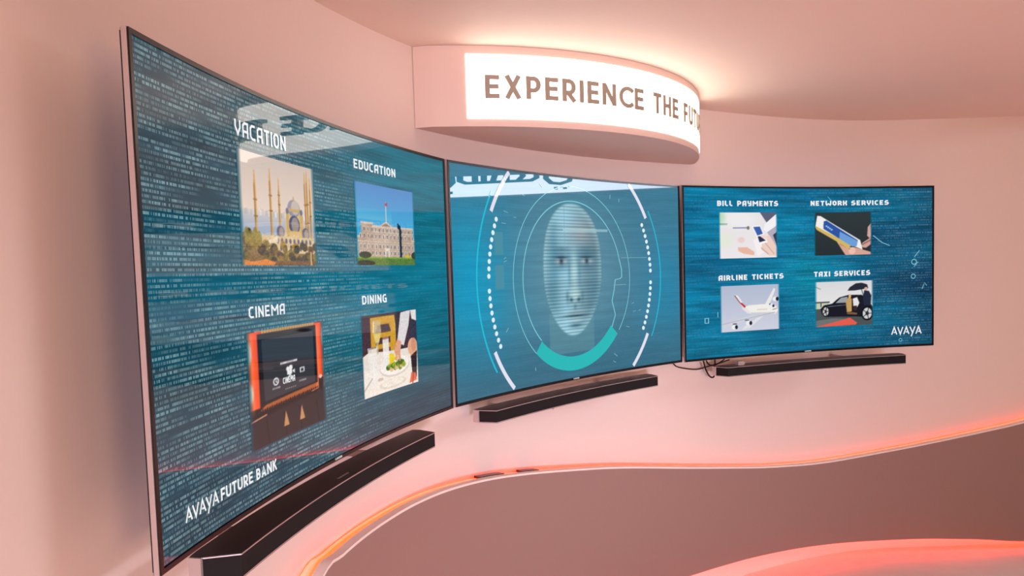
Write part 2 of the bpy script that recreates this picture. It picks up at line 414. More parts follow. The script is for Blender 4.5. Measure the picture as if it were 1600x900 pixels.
# ------------------------------------------------------------------ curved illuminated sign on the wall
SX, SY, SR = -0.285, 3.845, 1.2
ZS = EYE + 0.5
A0, A1 = -90.0, -2.7
sign = setp(empty('illuminated_sign', (0.15, 3.2, ZS)), 'curved cream sign box with glowing white panel reading EXPERIENCE THE FUTURE', 'sign')
def sp(ang, r=SR): return np.array([SX + r * math.cos(math.radians(ang)), SY + r * math.sin(math.radians(ang))])
angs = np.linspace(A0, A1, 73)
phA = math.atan2(*(sp(A0) - CW)[::-1]); phB = math.atan2(*(sp(A1) - CW)[::-1])
rear = [CW + (wall_radius(p) - 0.003) * np.array([math.cos(p), math.sin(p)]) for p in np.linspace(phA, phB, 73)]
fr = [sp(a) for a in angs]; fr[0] = rear[0].copy() + [0.0, -0.002]; 
m = MB(); n = len(fr)
v = [(*q, ZS) for q in fr] + [(*q, ZC - .001) for q in fr] + [(*q, ZS) for q in rear] + [(*q, ZC - .001) for q in rear]
f = []
for i in range(n - 1):
    f += [(i, i + 1, n + i + 1, n + i), (2 * n + i, 3 * n + i, 3 * n + i + 1, 2 * n + i + 1), (i, 2 * n + i, 2 * n + i + 1, i + 1), (n + i, n + i + 1, 3 * n + i + 1, 3 * n + i)]
f += [(0, n, 3 * n, 2 * n), (n - 1, 3 * n - 1, 4 * n - 1, 2 * n - 1)]
m.add(v, f); P0(shade_auto(m.build('sign_box', M_SIGNBODY, sign)))
# thin cover ring just under the ceiling, as on the photographed box
PA0, PA1, PZ0, PZ1 = -82.6, -10.0, ZS + 0.026, ZC - 0.030
m = MB(); pa = np.linspace(PA0, PA1, 61)
m.sweep([[(*sp(a, SR + .0005), PZ0), (*sp(a, SR + .0025), PZ0), (*sp(a, SR + .0025), PZ1), (*sp(a, SR + .0005), PZ1)] for a in pa])
setp(P0(shade_auto(m.build('light_panel', M_SIGN, sign))), 'glowing white diffuser')
chars, tw = set_text('EXPERIENCE THE FUTURE', g_sans, .19, .18)
CAP = 0.078; a_start, a_end = -79.6, -13.0
arc_len = math.radians(a_end - a_start) * SR; sx = arc_len / tw
z_txt = PZ0 + (PZ1 - PZ0) * 0.315
for c, vs, fs in chars:
    # split long horizontals so that the letters follow the curve
    m = MB()
    for q in fs:
        P = [np.array(vs[i]) for i in q]
        N = max(1, int(max(np.hypot(*(P[0] - P[1])), 0) / 0.12)) if True else 1
        for k in range(N):
            e0, e1 = k / N, (k + 1) / N
            quad = [P[0] + (P[1] - P[0]) * e0, P[0] + (P[1] - P[0]) * e1, P[3] + (P[2] - P[3]) * e1, P[3] + (P[2] - P[3]) * e0]
            lay = []
            for rr in (SR + .0022, SR + .0060):
                lay += [(*sp(a_start + math.degrees(w[0] * sx / SR), rr), z_txt + w[1] * CAP) for w in quad]
            m.add(lay, [(0, 3, 2, 1), (4, 5, 6, 7), (0, 1, 5, 4), (1, 2, 6, 5), (2, 3, 7, 6), (3, 0, 4, 7)])
    P0(m.build('letter', M_LETTER, sign))

# ------------------------------------------------------------------ painted screen pictures
class Pic:
    def __init__(s, w, h, ss=3):
        s.w, s.h, s.ss = w, h, ss
        s.X, s.Y = np.meshgrid((np.arange(w * ss) + .5) / (w * ss), (np.arange(h * ss) + .5) / (h * ss))
        s.a = np.zeros((h * ss, w * ss, 3)); s.rng = np.random.default_rng(5)
    def fill(s, mask, col, al=1.0):
        mk = (np.asarray(mask, float) * al)[..., None]; s.a = s.a * (1 - mk) + np.asarray(col, float) * mk
    def grad(s, y0, y1, c0, c1, mask=1.0):
        t = np.clip((s.Y - y0) / (y1 - y0), 0, 1)[..., None]; c = np.asarray(c0, float) * (1 - t) + np.asarray(c1, float) * t
        mk = (np.asarray(mask, float) * np.ones_like(s.X))[..., None]; s.a = s.a * (1 - mk) + c * mk
    def rect(s, x0, x1, y0, y1, col, al=1.0): s.fill((s.X > x0) & (s.X < x1) & (s.Y > y0) & (s.Y < y1), col, al)
    def ell(s, cx, cy, rx, ry, col, al=1.0, soft=0.0):
        d = np.sqrt(((s.X - cx) / rx) ** 2 + ((s.Y - cy) / ry) ** 2)
        s.fill(np.clip((1 - d) / soft + .5, 0, 1) if soft else d < 1, col, al)
    def poly(s, pts, col, al=1.0):
        ins = np.zeros(s.X.shape, bool); n = len(pts)
        for i in range(n):
            x0, y0 = pts[i]; x1, y1 = pts[(i + 1) % n]
            if y0 == y1: continue
            c = ((y0 > s.Y) != (y1 > s.Y)) & (s.X < (x1 - x0) * (s.Y - y0) / (y1 - y0) + x0); ins ^= c
        s.fill(ins, col, al)
    def line(s, x0, y0, x1, y1, w, col, al=1.0):
        dx, dy = x1 - x0, y1 - y0; l2 = dx * dx + dy * dy + 1e-9
        t = np.clip(((s.X - x0) * dx + (s.Y - y0) * dy) / l2, 0, 1)
        s.fill(np.hypot(s.X - x0 - t * dx, s.Y - y0 - t * dy) < w / 2, col, al)
    def noise(s, nx, ny, amp, mask=1.0):
        g = s.rng.normal(0, 1, (ny, nx)); yi = np.minimum((s.Y * ny).astype(int), ny - 1); xi = np.minimum((s.X * nx).astype(int), nx - 1)
        s.a = np.clip(s.a + (g[yi, xi] * amp * np.asarray(mask, float))[..., None], 0, 255)
    def out(s):
        a = np.clip(s.a, 0, 255).reshape(s.h, s.ss, s.w, s.ss, 3).mean((1, 3)); return a

def pic_mosque():
    p = Pic(120, 140); p.grad(0, .62, (203, 188, 178), (232, 212, 196))
    p.grad(.50, .66, (214, 200, 190), (168, 176, 194), (p.Y > .50)); p.noise(60, 4, 12, (p.Y > .49) & (p.Y < .55))
    p.grad(.64, 1, (170, 140, 90), (120, 90, 50), p.Y > .76)
    for x, y0, y1, w in ((.20, .15, .88, .030), (.39, .10, .80, .028), (.50, .17, .62, .024), (.855, .06, .98, .026), (.885, .04, .98, .026), (.925, .10, .80, .024)):
        p.poly([(x - w * .15, y0), (x + w * .15, y0), (x + w * .42, y0 + .14), (x + w * .55, y1), (x - w * .55, y1), (x - w * .42, y0 + .14)], (206, 158, 84))
        p.line(x - w * .22, y0 + .12, x - w * .35, y1, w * .3, (120, 84, 44), .8)
        for k in (.35, .55): p.rect(x - w * .75, x + w * .75, y0 + (y1 - y0) * k, y0 + (y1 - y0) * k + .014, (150, 108, 56))
    p.poly([(.40, .78), (.48, .70), (.56, .70), (.58, .50), (.62, .46), (.76, .46), (.80, .50), (.84, .70), (.90, .72), (.92, .82), (.40, .86)], (216, 184, 132))
    p.ell(.69, .44, .085, .085, (150, 146, 158)); p.ell(.71, .43, .055, .07, (196, 182, 170)); p.line(.69, .33, .69, .36, .012, (190, 150, 80))
    p.rect(.60, .78, .445, .475, (200, 164, 104)); p.ell(.69, .60, .075, .09, (86, 84, 112)); p.ell(.70, .60, .05, .075, (158, 142, 132)); p.rect(.60, .80, .66, .70, (214, 176, 110))
    for x in (.60, .79): p.rect(x - .018, x + .018, .47, .72, (205, 166, 100)); p.ell(x, .47, .02, .03, (120, 116, 140))
    for x in (.50, .84): p.ell(x, .68, .05, .06, (112, 104, 124)); p.ell(x + .012, .68, .03, .045, (170, 152, 140))
    p.rect(.26, .96, .72, .88, (214, 186, 140)); 
    for k in range(9): p.ell(.46 + k * .055, .765, .016, .026, (104, 92, 112))
    for k in range(10): p.ell(.30 + k * .066, .83, .014, .03, (96, 84, 92))
    p.poly([(.26, .80), (.40, .74), (.46, .72), (.46, .78)], (228, 206, 172))
    rng = np.random.default_rng(2)
    for k in range(90):
        x, y = rng.random(), .80 + .16 * rng.random()
        if x < .25: y -= .10 * rng.random()
        c = [(70, 56, 28), (120, 98, 32), (48, 44, 26), (156, 122, 44), (94, 62, 40)][k % 5]
        p.ell(x, y, .035, .04, c, .85)
    for k in range(4): p.ell(.08 + .05 * k, .73 + .03 * (k % 2), .03, .07, (150, 128, 40), .8)
    p.rect(0, 1, .955, 1, (120, 80, 44)); p.poly([(0, .94), (.12, .965), (.22, .955), (.30, .94), (.42, .97), (.40, 1), (0, 1)], (222, 128, 44)); p.noise(60, 70, 7, p.Y > .7)
    p.rect(.895, .915, .86, 1, (210, 170, 100)); return p.out()

def pic_college():
    p = Pic(120, 120); p.grad(0, .5, (84, 140, 200), (74, 168, 214)); p.grad(.3, .5, (70, 164, 210), (110, 186, 216), (p.Y > .3) & (p.Y < .44) & (p.X < .6))
    p.rect(.03, .98, .64, .90, (180, 156, 134)); p.rect(.09, .28, .48, .90, (186, 160, 138)); p.rect(.28, .70, .50, .90, (192, 168, 146)); p.rect(.70, .96, .50, .90, (182, 156, 134))
    for x0, x1, y in ((.09, .28, .47), (.28, .70, .505), (.70, .96, .50), (.03, .10, .64), (.94, .99, .66)): p.rect(x0 - .01, x1 + .005, y, y + .022, (212, 194, 176))
    p.poly([(.38, .51), (.50, .44), (.62, .51)], (206, 186, 166)); p.poly([(.42, .505), (.50, .46), (.58, .505)], (150, 124, 110))
    p.rect(.28, .96, .575, .59, (208, 190, 172)); p.rect(.03, .96, .70, .708, (206, 188, 170))
    for j, y in enumerate((.53, .61, .735, .82)):
        for k in range(15):
            x = .075 + k * .0625
            if y < .6 and x < .09: continue
            if abs(x - .5) < .03 and j == 3: continue
            p.rect(x - .013, x + .013, y, y + .055, (232, 224, 214)); p.rect(x - .009, x + .009, y + .006, y + .05, (112, 100, 104))
    p.rect(.47, .545, .78, .90, (226, 214, 200)); p.rect(.49, .525, .82, .90, (180, 160, 150))
    p.line(.505, .20, .505, .46, .010, (220, 210, 200)); p.rect(.49, .535, .205, .245, (196, 74, 84)); p.rect(.515, .525, .205, .245, (90, 70, 130))
    p.rect(.72, .755, .52, .90, (22, 34, 46)); p.ell(.72, .50, .03, .03, (20, 30, 44)); p.line(.70, .46, .74, .53, .02, (20, 30, 44))
    p.rect(0, 1, .895, 1, (88, 120, 44)); p.rect(0, 1, .895, .915, (120, 160, 50)); p.ell(.14, .87, .10, .04, (42, 54, 30)); p.ell(.14, .97, .16, .035, (34, 48, 26)); p.ell(.86, .88, .05, .02, (210, 176, 50)); p.ell(.97, .87, .05, .05, (48, 62, 34))
    p.noise(60, 60, 6, p.Y > .45); return p.out()

def pic_cinema():
    p = Pic(120, 140); p.grad(0, 1, (50, 34, 32), (26, 18, 18))
    p.poly([(.10, .0), (.88, .0), (.86, .08), (.18, .07)], (196, 150, 92))
    for k in range(22): p.line(.14 + k * .033, 0, .17 + k * .031, .08, .006, (120, 84, 50), .8)
    for x0, x1 in ((0, .18), (.86, 1)):
        t = (p.X - x0) / (x1 - x0); c = np.stack([250 - 60 * np.abs(t - .45), 96 - 60 * np.abs(t - .4), 52 - 40 * np.abs(t - .4)], -1)
        mk = ((p.X > x0) & (p.X < x1) & (p.Y < .66) & (p.Y > .01))[..., None]; p.a = np.where(mk, c, p.a)
        for k in range(4): p.ell(x0 + (x1 - x0) * .25, .12 + .16 * k, .03, .09, (255, 150, 90), .35, .8)
    p.ell(.02, .18, .035, .10, (226, 240, 236), .8, .6); p.ell(.03, .52, .03, .08, (226, 236, 226), .8, .6); p.ell(.985, .16, .02, .09, (214, 226, 224), .8, .6); p.ell(.99, .44, .02, .08, (150, 190, 196), .8, .6)
    p.poly([(.13, .03), (.89, .03), (.89, .60), (.13, .66)], (26, 24, 28)); p.poly([(.18, .085), (.85, .085), (.85, .585), (.19, .62)], (52, 54, 60))
    p.poly([(.10, .70), (.20, .65), (.88, .60), (1, .62), (1, .66), (.3, .70)], (208, 108, 44), .8)
    for k in range(30): p.ell(.10 + k * .029, .705 - .05 * k / 30 + .004 * (k % 2), .013, .026, (18, 12, 14))
    p.line(0, .76, .20, .735, .012, (200, 140, 110)); p.line(.80, .67, 1, .64, .010, (190, 120, 90))
    p.poly([(0, .77), (1, .68), (1, 1), (0, 1)], (44, 34, 34))
    for x in (.20, .42, .62, .86): p.line(x, .77, x + .02, .98, .014, (26, 18, 18)); 
    for x in (.44, .65): p.poly([(x, .76), (x + .04, .90), (x - .03, .90)], (196, 140, 92))
    p.rect(.90, .97, .56, .66, (22, 18, 22)); p.ell(.93, .55, .02, .02, (240, 200, 190))
    W = (236, 236, 236)
    p.ell(.335, .475, .035, .035, W); p.ell(.335, .475, .024, .024, (52, 54, 60)); p.line(.335, .475, .335, .455, .010, W); p.line(.335, .475, .35, .485, .010, W)
    p.rect(.48, .545, .405, .445, W); p.ell(.49, .39, .02, .02, W); p.ell(.53, .385, .024, .024, W); p.poly([(.545, .42), (.58, .405), (.58, .445)], W); p.line(.515, .445, .49, .48, .012, W); p.line(.515, .445, .545, .48, .012, W)
    p.rect(.65, .71, .41, .455, W); p.rect(.66, .70, .42, .447, (52, 54, 60))
    for x, w_ in ((.335, .045), (.68, .045)):
        for k in range(5): p.rect(x - w_ + k * .02, x - w_ + k * .02 + .013, .525, .540, (190, 190, 190))
    for k in range(13): p.rect(.40 + k * .017, .40 + k * .017 + .012, .32, .337, W)
    for k in range(6): p.rect(.45 + k * .025, .45 + k * .025 + .012, .565, .575, (170, 170, 170))
    return p.out()

def pic_dining():
    p = Pic(110, 120); p.grad(0, .6, (64, 36, 44), (76, 42, 44)); p.rect(.16, .60, .04, .60, (206, 154, 28)); p.rect(.22, .52, .12, .24, (196, 142, 20)); p.poly([(.28, .14), (.48, .14), (.52, .24), (.24, .24)], (70, 40, 40))
    p.rect(.24, .50, .30, .38, (82, 48, 40)); p.rect(.24, .50, .44, .56, (96, 54, 40)); p.poly([(.58, 0), (1, 0), (1, .14), (.90, .12), (.70, .55), (.62, .6), (.62, .30)], (60, 38, 44))
    p.poly([(.70, .02), (.88, .0), (.84, .20), (.74, .46), (.62, .40)], (222, 214, 214)); p.poly([(.88, 0), (1, 0), (1, .16), (.9, .12)], (228, 220, 220)); p.poly([(.86, .12), (1, .16), (1, .50), (.84, .52)], (52, 44, 58))
    p.poly([(0, .50), (.10, .46), (.62, .50), (.84, .50), (1, .52), (1, 1), (0, 1)], (232, 222, 212)); p.poly([(0, .72), (.4, .60), (.9, .66), (1, .9), (1, 1), (0, 1)], (240, 230, 218))
    p.ell(.56, .70, .27, .13, (214, 202, 192)); p.ell(.56, .685, .26, .12, (246, 238, 230)); p.ell(.52, .91, .24, .06, (224, 212, 198)); p.ell(.52, .90, .20, .045, (240, 230, 218))
    for k in range(14): p.ell(.44 + .022 * k, .70 - .03 * math.sin(k * 1.7), .035, .035, [(66, 104, 30), (150, 170, 40), (110, 140, 40), (222, 184, 140)][k % 4])
    p.ell(.50, .59, .075, .065, (232, 206, 40)); p.ell(.63, .60, .05, .06, (222, 184, 150)); p.ell(.66, .66, .05, .04, (84, 110, 40))
    p.poly([(.62, .36), (.70, .40), (.66, .58), (.58, .56), (.56, .50)], (222, 160, 128)); p.line(.60, .52, .58, .62, .02, (214, 150, 120)); p.line(.65, .52, .66, .64, .02, (214, 150, 120))
    p.ell(.90, .50, .09, .12, (226, 168, 132)); p.ell(.92, .47, .05, .09, (200, 130, 96), .6); p.poly([(.86, .62), (.98, .56), (.96, .92), (.88, .90)], (44, 34, 40)); p.poly([(.82, .98), (.86, .84), (.94, .86), (.96, .96)], (226, 110, 74)); p.line(.90, .86, .88, .99, .02, (180, 70, 50))
    p.poly([(.21, .08), (.33, .08), (.345, .22), (.30, .36), (.285, .38), (.285, .50), (.255, .50), (.255, .38), (.235, .35), (.20, .22)], (206, 186, 150), .75); p.poly([(.21, .24), (.335, .24), (.30, .35), (.24, .35)], (232, 208, 110), .8); p.line(.215, .09, .205, .22, .012, (244, 240, 232))
    p.poly([(.10, .40), (.26, .40), (.25, .86), (.13, .88)], (238, 232, 226), .85); p.rect(.11, .25, .40, .42, (150, 130, 130)); p.poly([(.36, .30), (.47, .30), (.47, .66), (.37, .68)], (240, 234, 226), .9); p.rect(.36, .47, .30, .33, (170, 110, 100))
    p.line(.02, .90, .16, .78, .02, (196, 180, 168)); p.ell(.30, .82, .05, .02, (206, 190, 170)); p.noise(60, 60, 5); return p.out()

def pic_billpay():
    p = Pic(100, 90); p.grad(0, 1, (228, 224, 226), (236, 230, 232)); p.ell(.02, .12, .10, .12, (150, 206, 150), .8, .8); p.rect(0, .15, .235, .275, (96, 164, 130)); p.ell(.35, .15, .3, .2, (240, 238, 238), .7, .9); p.ell(.1, .6, .14, .15, (226, 232, 214), .8, .9)
    p.rect(.24, .50, .325, .35, (110, 120, 170)); p.ell(.50, .34, .025, .04, (120, 120, 110)); p.poly([(.70, 0), (1, .0), (1, .10), (.84, .28)], (90, 96, 120)); p.poly([(.78, .26), (.98, .04), (1, .26), (.82, .46), (.76, .38)], (242, 240, 242)); p.poly([(.82, .44), (1, .28), (1, .80), (.90, .60)], (176, 172, 190)); p.poly([(.92, .50), (1, .42), (1, .80)], (50, 60, 76))
    p.ell(.38, .60, .06, .06, (232, 200, 190), .8, .6); p.poly([(.32, .76), (.48, .76), (.60, .86), (.60, .94), (.42, .90), (.33, .84)], (232, 182, 160)); p.poly([(.58, .60), (.70, .56), (.80, .86), (.66, .96)], (246, 238, 238))
    p.poly([(.74, .55), (.86, .50), (.98, .76), (1, .96), (.86, .96), (.72, .82)], (236, 206, 194)); p.line(.78, .66, .94, .92, .015, (206, 160, 146)); p.line(.72, .78, .84, .92, .015, (206, 150, 136))
    p.poly([(.56, .30), (.71, .29), (.83, .66), (.70, .70)], (248, 246, 248)); p.poly([(.585, .32), (.70, .31), (.75, .47), (.655, .51)], (58, 96, 170)); p.poly([(.66, .53), (.70, .52), (.80, .62), (.69, .66)], (40, 46, 80)); p.poly([(.70, .50), (.78, .49), (.84, .58), (.76, .58)], (240, 214, 204))
    return p.out()

def pic_phone():
    p = Pic(100, 90); p.grad(0, 1, (46, 56, 58), (38, 46, 50)); p.poly([(1, .24), (.93, .36), (.92, .56), (.96, .62), (.84, .72), (.80, .82), (.90, .84), (1, .74)], (206, 160, 146)); p.poly([(1, .3), (.97, .4), (.96, .56), (1, .6)], (232, 200, 190)); p.line(.84, .76, .98, .66, .03, (150, 104, 96))
    p.poly([(.36, .60), (.46, .74), (.60, .82), (.70, .82), (.98, .94), (1, 1), (.55, 1), (.50, .90)], (214, 164, 144)); p.ell(.66, .90, .06, .08, (236, 190, 176)); p.line(.46, .74, .62, .86, .02, (160, 112, 90))
    p.poly([(.02, .32), (.10, .30), (.64, .78), (.60, .86), (.40, .68), (.05, .40)], (210, 180, 96)); p.poly([(.06, .08), (.12, .09), (.80, .66), (.84, .88), (.70, .80), (.03, .31)], (240, 238, 236))
    p.poly([(.17, .21), (.22, .19), (.76, .66), (.74, .80), (.66, .80), (.165, .38)], (44, 84, 160)); p.poly([(.45, .45), (.76, .68), (.74, .80), (.66, .80), (.44, .62)], (120, 170, 226), .85)
    for k in range(4): p.ell(.22 + .03 * k, .32 + .028 * k, .018, .018, (150, 196, 236))
    return p.out()

def pic_plane():
    p = Pic(100, 90); p.grad(0, 1, (176, 186, 208), (206, 208, 222))
    p.poly([(.00, .82), (.12, .80), (.52, .66), (.72, .62), (.95, .60), (.70, .70), (.50, .74), (.05, .92)], (206, 208, 218)); p.poly([(.62, .72), (.40, .90), (.36, .97), (.50, .93), (.72, .70)], (222, 222, 228))
    p.poly([(.74, .46), (.90, .08), (.925, .12), (.82, .46)], (232, 230, 230)); p.poly([(.40, .48), (.48, .44), (.80, .43), (.93, .48), (.97, .58), (.92, .66), (.60, .68), (.50, .62)], (240, 236, 230)); p.poly([(.50, .60), (.92, .62), (.90, .67), (.58, .69)], (204, 204, 212))
    p.poly([(.24, .20), (.30, .22), (.42, .46), (.40, .54), (.34, .40)], (236, 234, 234)); p.poly([(.32, .37), (.37, .38), (.43, .46), (.41, .50)], (190, 48, 48)); p.line(.25, .22, .33, .37, .02, (150, 96, 90)); p.poly([(.36, .50), (.44, .50), (.52, .62), (.46, .62)], (228, 226, 226))
    for x, y, r in ((.27, .90, .030), (.51, .83, .030), (.955, .33, .030), (.89, .48, .022)): p.ell(x - .03, y, .05, .05, (236, 236, 238)); p.ell(x, y, r * .8, r * 1.5, (24, 28, 40))
    p.line(.22, .83, .27, .83, .02, (60, 60, 70)); p.line(.42, .76, .47, .76, .02, (60, 60, 70)); p.ell(.83, .44, .01, .02, (60, 60, 70)); p.line(.88, .56, .94, .54, .012, (90, 90, 100)); p.line(.02, .83, .92, .62, .008, (130, 136, 150), .8)
    for k in range(7): p.rect(.62 + .025 * k, .635 + .025 * k, .535, .56, (200, 186, 170))
    return p.out()

def pic_taxi():
    p = Pic(100, 90); p.grad(0, .6, (214, 214, 218), (232, 230, 228)); p.rect(0, 1, .58, 1, (76, 82, 84)); p.rect(0, .24, .46, .60, (196, 204, 180)); p.rect(0, .26, .44, .47, (60, 66, 66)); p.rect(.10, .12, .44, .56, (70, 76, 76)); p.line(0, .10, .10, .16, .02, (150, 160, 156))
    p.poly([(.10, .60), (.16, .52), (.30, .49), (.42, .36), (.58, .31), (.80, .32), (.92, .46), (.98, .60), (.98, .84), (.70, .80), (.22, .78), (.12, .70)], (22, 24, 34)); p.poly([(.36, .48), (.45, .37), (.56, .35), (.55, .48)], (150, 158, 166)); p.line(.16, .56, .54, .53, .012, (110, 120, 136))
    for x, y, rx, ry in ((.19, .66, .065, .12), (.89, .74, .10, .16)):
        p.ell(x, y, rx, ry, (14, 14, 18)); p.ell(x, y, rx * .75, ry * .78, (206, 206, 206)); p.ell(x, y, rx * .3, ry * .3, (60, 60, 64))
        for k in range(5): a = k * 1.2566; p.line(x, y, x + rx * .72 * math.cos(a), y + ry * .74 * math.sin(a), .014, (40, 40, 46))
    p.poly([(.56, .22), (.60, .14), (.70, .06), (.80, .05), (.89, .09), (.91, .18), (.80, .20), (.68, .22)], (36, 40, 52)); p.line(.78, .12, .84, .40, .012, (30, 30, 36))
    p.poly([(.84, .22), (.92, .24), (.96, .34), (.95, .56), (.84, .56), (.82, .40)], (34, 40, 62)); p.ell(.87, .19, .028, .04, (214, 170, 150)); p.poly([(.53, .44), (.58, .36), (.63, .40), (.63, .68), (.55, .70)], (196, 156, 96)); p.ell(.60, .34, .02, .045, (222, 180, 130)); p.poly([(.65, .40), (.72, .37), (.76, .50), (.72, .60), (.66, .60)], (230, 226, 226)); p.rect(.66, .72, .56, .66, (60, 36, 40)); p.poly([(.56, .68), (.72, .72), (.72, .76), (.55, .74)], (120, 88, 60))
    p.poly([(.06, .98), (.60, .82), (.72, .94), (.70, .98), (.40, .99), (.0, 1)], (226, 92, 76)); p.poly([(0, .86), (.3, .82), (.55, .84), (.1, .97), (0, 1)], (110, 112, 112)); return p.out()

def bg1(u, v):
    nz = 0.5 + 0.25 * np.sin(u * 7 + v * 9) + 0.25 * np.sin(u * 3.1 - v * 17 + 1.3)
    t = np.clip((u - .12) / .55, 0, 1); c0 = np.array([16, 62, 76.]); c1 = np.array([0, 112, 134.])
    c = c0 + (c1 - c0) * (t * (.65 + .35 * nz))[..., None]
    dk = np.clip((.36 - v) / .3, 0, 1)[..., None]; c = c * (1 - dk) + np.array([30, 66, 82.]) * dk
    mid = np.exp(-((v - .52) / .10) ** 2)[..., None]; c = c * (1 - .45 * mid) + np.array([0, 112, 140.]) * .45 * mid
    ed = np.exp(-(((u - .5) / .10) ** 2 + ((v - .22) / .25) ** 2)) * .3
    return c * (1 - ed)[..., None] + np.array([40, 100, 110.]) * ed[..., None]
def bg3(u, v):
    nz = 0.5 + 0.25 * np.sin(u * 9 + v * 7) + 0.25 * np.sin(u * 4.1 - v * 19 + 2.3)
    t = np.clip((u - .55) / .45, 0, 1)[..., None]; c = np.array([2, 112, 150.]) * (1 - t) + np.array([14, 70, 100.]) * t
    c = c + (np.array([0, 22, 22.]) * (nz - .5)[..., None] * 1.6)
    dk = np.clip((.24 - v) / .24, 0, 1)[..., None] * .4; c = c * (1 - dk) + np.array([16, 84, 112.]) * dk
    g = np.exp(-(((u - .52) / .10) ** 2 + ((v - .45) / .2) ** 2))[..., None] * .5
    return c * (1 - g) + np.array([0, 128, 146.]) * g
def bg2(u, v):
    c = np.zeros(u.shape + (3,)) + np.array([62, 120, 146.])
    L = np.exp(-(((u - .08) / .16) ** 2 + ((v - .50) / .32) ** 2))[..., None]; c = c * (1 - L) + np.array([18, 150, 190.]) * L
    Rr = np.exp(-(((u - .93) / .10) ** 2 + ((v - .42) / .28) ** 2))[..., None] * .7; c = c * (1 - Rr) + np.array([30, 132, 172.]) * Rr
    ce = np.exp(-(((u - .5) / .24) ** 2 + ((v - .55) / .36) ** 2))[..., None] * .8; c = c * (1 - ce) + np.array([108, 150, 166.]) * ce  # pale grey centre: haze of room reflections painted into the screen colour
    bt = np.clip((.30 - v) / .3, 0, 1)[..., None] * .75; c = c * (1 - bt) + np.array([52, 100, 122.]) * bt
    # outline and shading of the head
    fx = (u - .5) / .132; fy = (v - .545) / .33
    wid = np.where(fy > 0, 1.0, 1.0 - .22 * np.clip(-fy, 0, 1) ** 2); d = np.sqrt((fx / wid) ** 2 + np.abs(fy) ** 2.5)
    neck = ((np.abs(u - .49) < .098) & (v > .14) & (v < .34)); c = np.where(neck[..., None], c * .55 + np.array([104, 150, 158.]) * .45, c)
    k = np.clip((1 - d) / .05, 0, 1)[..., None]
    sh = 164 + 40 * np.clip(1 - np.abs(fx + .25) * 1.3, 0, 1) - 30 * np.clip(fx, 0, 1); face = np.stack([sh * .78, sh * 1.03, sh * 1.13], -1)
    rim = np.exp(-((d - .93) / .10) ** 2)[..., None]; face = face * (1 - .5 * rim) + np.array([168, 216, 226.]) * .5 * rim
    def blob(cx, cy, rx, ry, col, al):
        nonlocal face
        q = (np.exp(-(((fx - cx) / rx) ** 2 + ((fy - cy) / ry) ** 2)) * al)[..., None]; face = face * (1 - q) + np.array(col, float) * q
    blob(.30, .55, .42, .20, (176, 184, 192), .7); blob(-.62, .2, .14, .5, (96, 160, 182), .7)
    for k_ in (-1, 1):
        ex = .05 + k_ * .43
        blob(ex, .15, .30, .13, (66, 112, 136), .85); blob(ex, .13, .19, .050, (214, 222, 222), .95); blob(ex, .13, .075, .052, (48, 72, 92), .98); blob(ex, .185, .22, .016, (44, 74, 94), .9)
        blob(ex, .31, .28, .035, (92, 138, 156), .7); blob(.05 + k_ * .12, -.44, .06, .035, (40, 70, 88), .95); blob(.05 + k_ * .25, -.40, .06, .09, (84, 132, 148), .75)
        blob(k_ * .72, -.36, .24, .36, (92, 148, 170), .65); blob(.05 + k_ * .17, .0, .05, .22, (96, 146, 162), .6)
    blob(.05, -.08, .10, .30, (188, 226, 228), .8); blob(.05, -.37, .17, .07, (200, 234, 232), .85); blob(.05, -.55, .06, .05, (104, 138, 150), .7)
    blob(.05, -.685, .38, .020, (40, 74, 90), .98); blob(.05, -.645, .28, .028, (140, 166, 174), .8); blob(.05, -.745, .24, .032, (160, 192, 196), .8); blob(.05, -.83, .20, .03, (70, 110, 126), .8)
    scan = (.90 + .10 * np.sign(np.sin(v * 2 * PI * 62)))[..., None]; c = c * (1 - k) + face * scan * k
    edge = np.exp(-((fx + .25) / .02) ** 2)[..., None] * k * (fy > .2)[..., None] * .4; c = c * (1 - edge) + np.array([120, 160, 172.]) * edge
    bar = ((np.abs(v - .74) < .006) & (u > .46) & (u < .66)); c = np.where(bar[..., None], c * .4 + np.array([180, 220, 224.]) * .6, c)
    return c

# ------------------------------------------------------------------ curved televisions with curved soundbars
TW, TH, TR = 1.445, 0.83, 4.2
TC = math.sqrt(TR * TR - (TW / 2) ** 2)
def cy_(x): return math.sqrt(TR * TR - x * x) - TC
def spt(u, v, off=0.0):
    x = (u - .5) * TW; return (x, cy_(x) - off, v * TH)
BZ = 0.0085
def frame_ring(mb, in_, out_, y0, y1, zin=None, zout=None, n=36):
    """rectangular frame following the curve; in_/out_ are insets from the outer edge"""
    secs = []
    def loop(ins):
        X = np.linspace(-TW / 2 + ins, TW / 2 - ins, n)
        return [(x, TH - ins) for x in X] + [(x, ins) for x in X[::-1]]
    A, B = loop(out_), loop(in_)
    for (xa, za), (xb, zb) in zip(A, B):
        secs.append([(xa, cy_(xa) + y0, za), (xb, cy_(xb) + y0, zb), (xb, cy_(xb) + y1, zb), (xa, cy_(xa) + y1, za)])
    mb.sweep(secs, closed=True)

def decal(name, quads, off, mat, parent, col):
    """flat strokes in screen u,v drawn on the curved screen"""
    V, F, C = [], [], []
    for vs, fs in quads:
        b = len(V); V += [spt(q[0], q[1], off) for q in vs]; F += [tuple(i + b for i in k) for k in fs]
    c = np.tile(lin(col), (len(V), 1)); return mesh(name, V, F, mat, parent, cols=c)

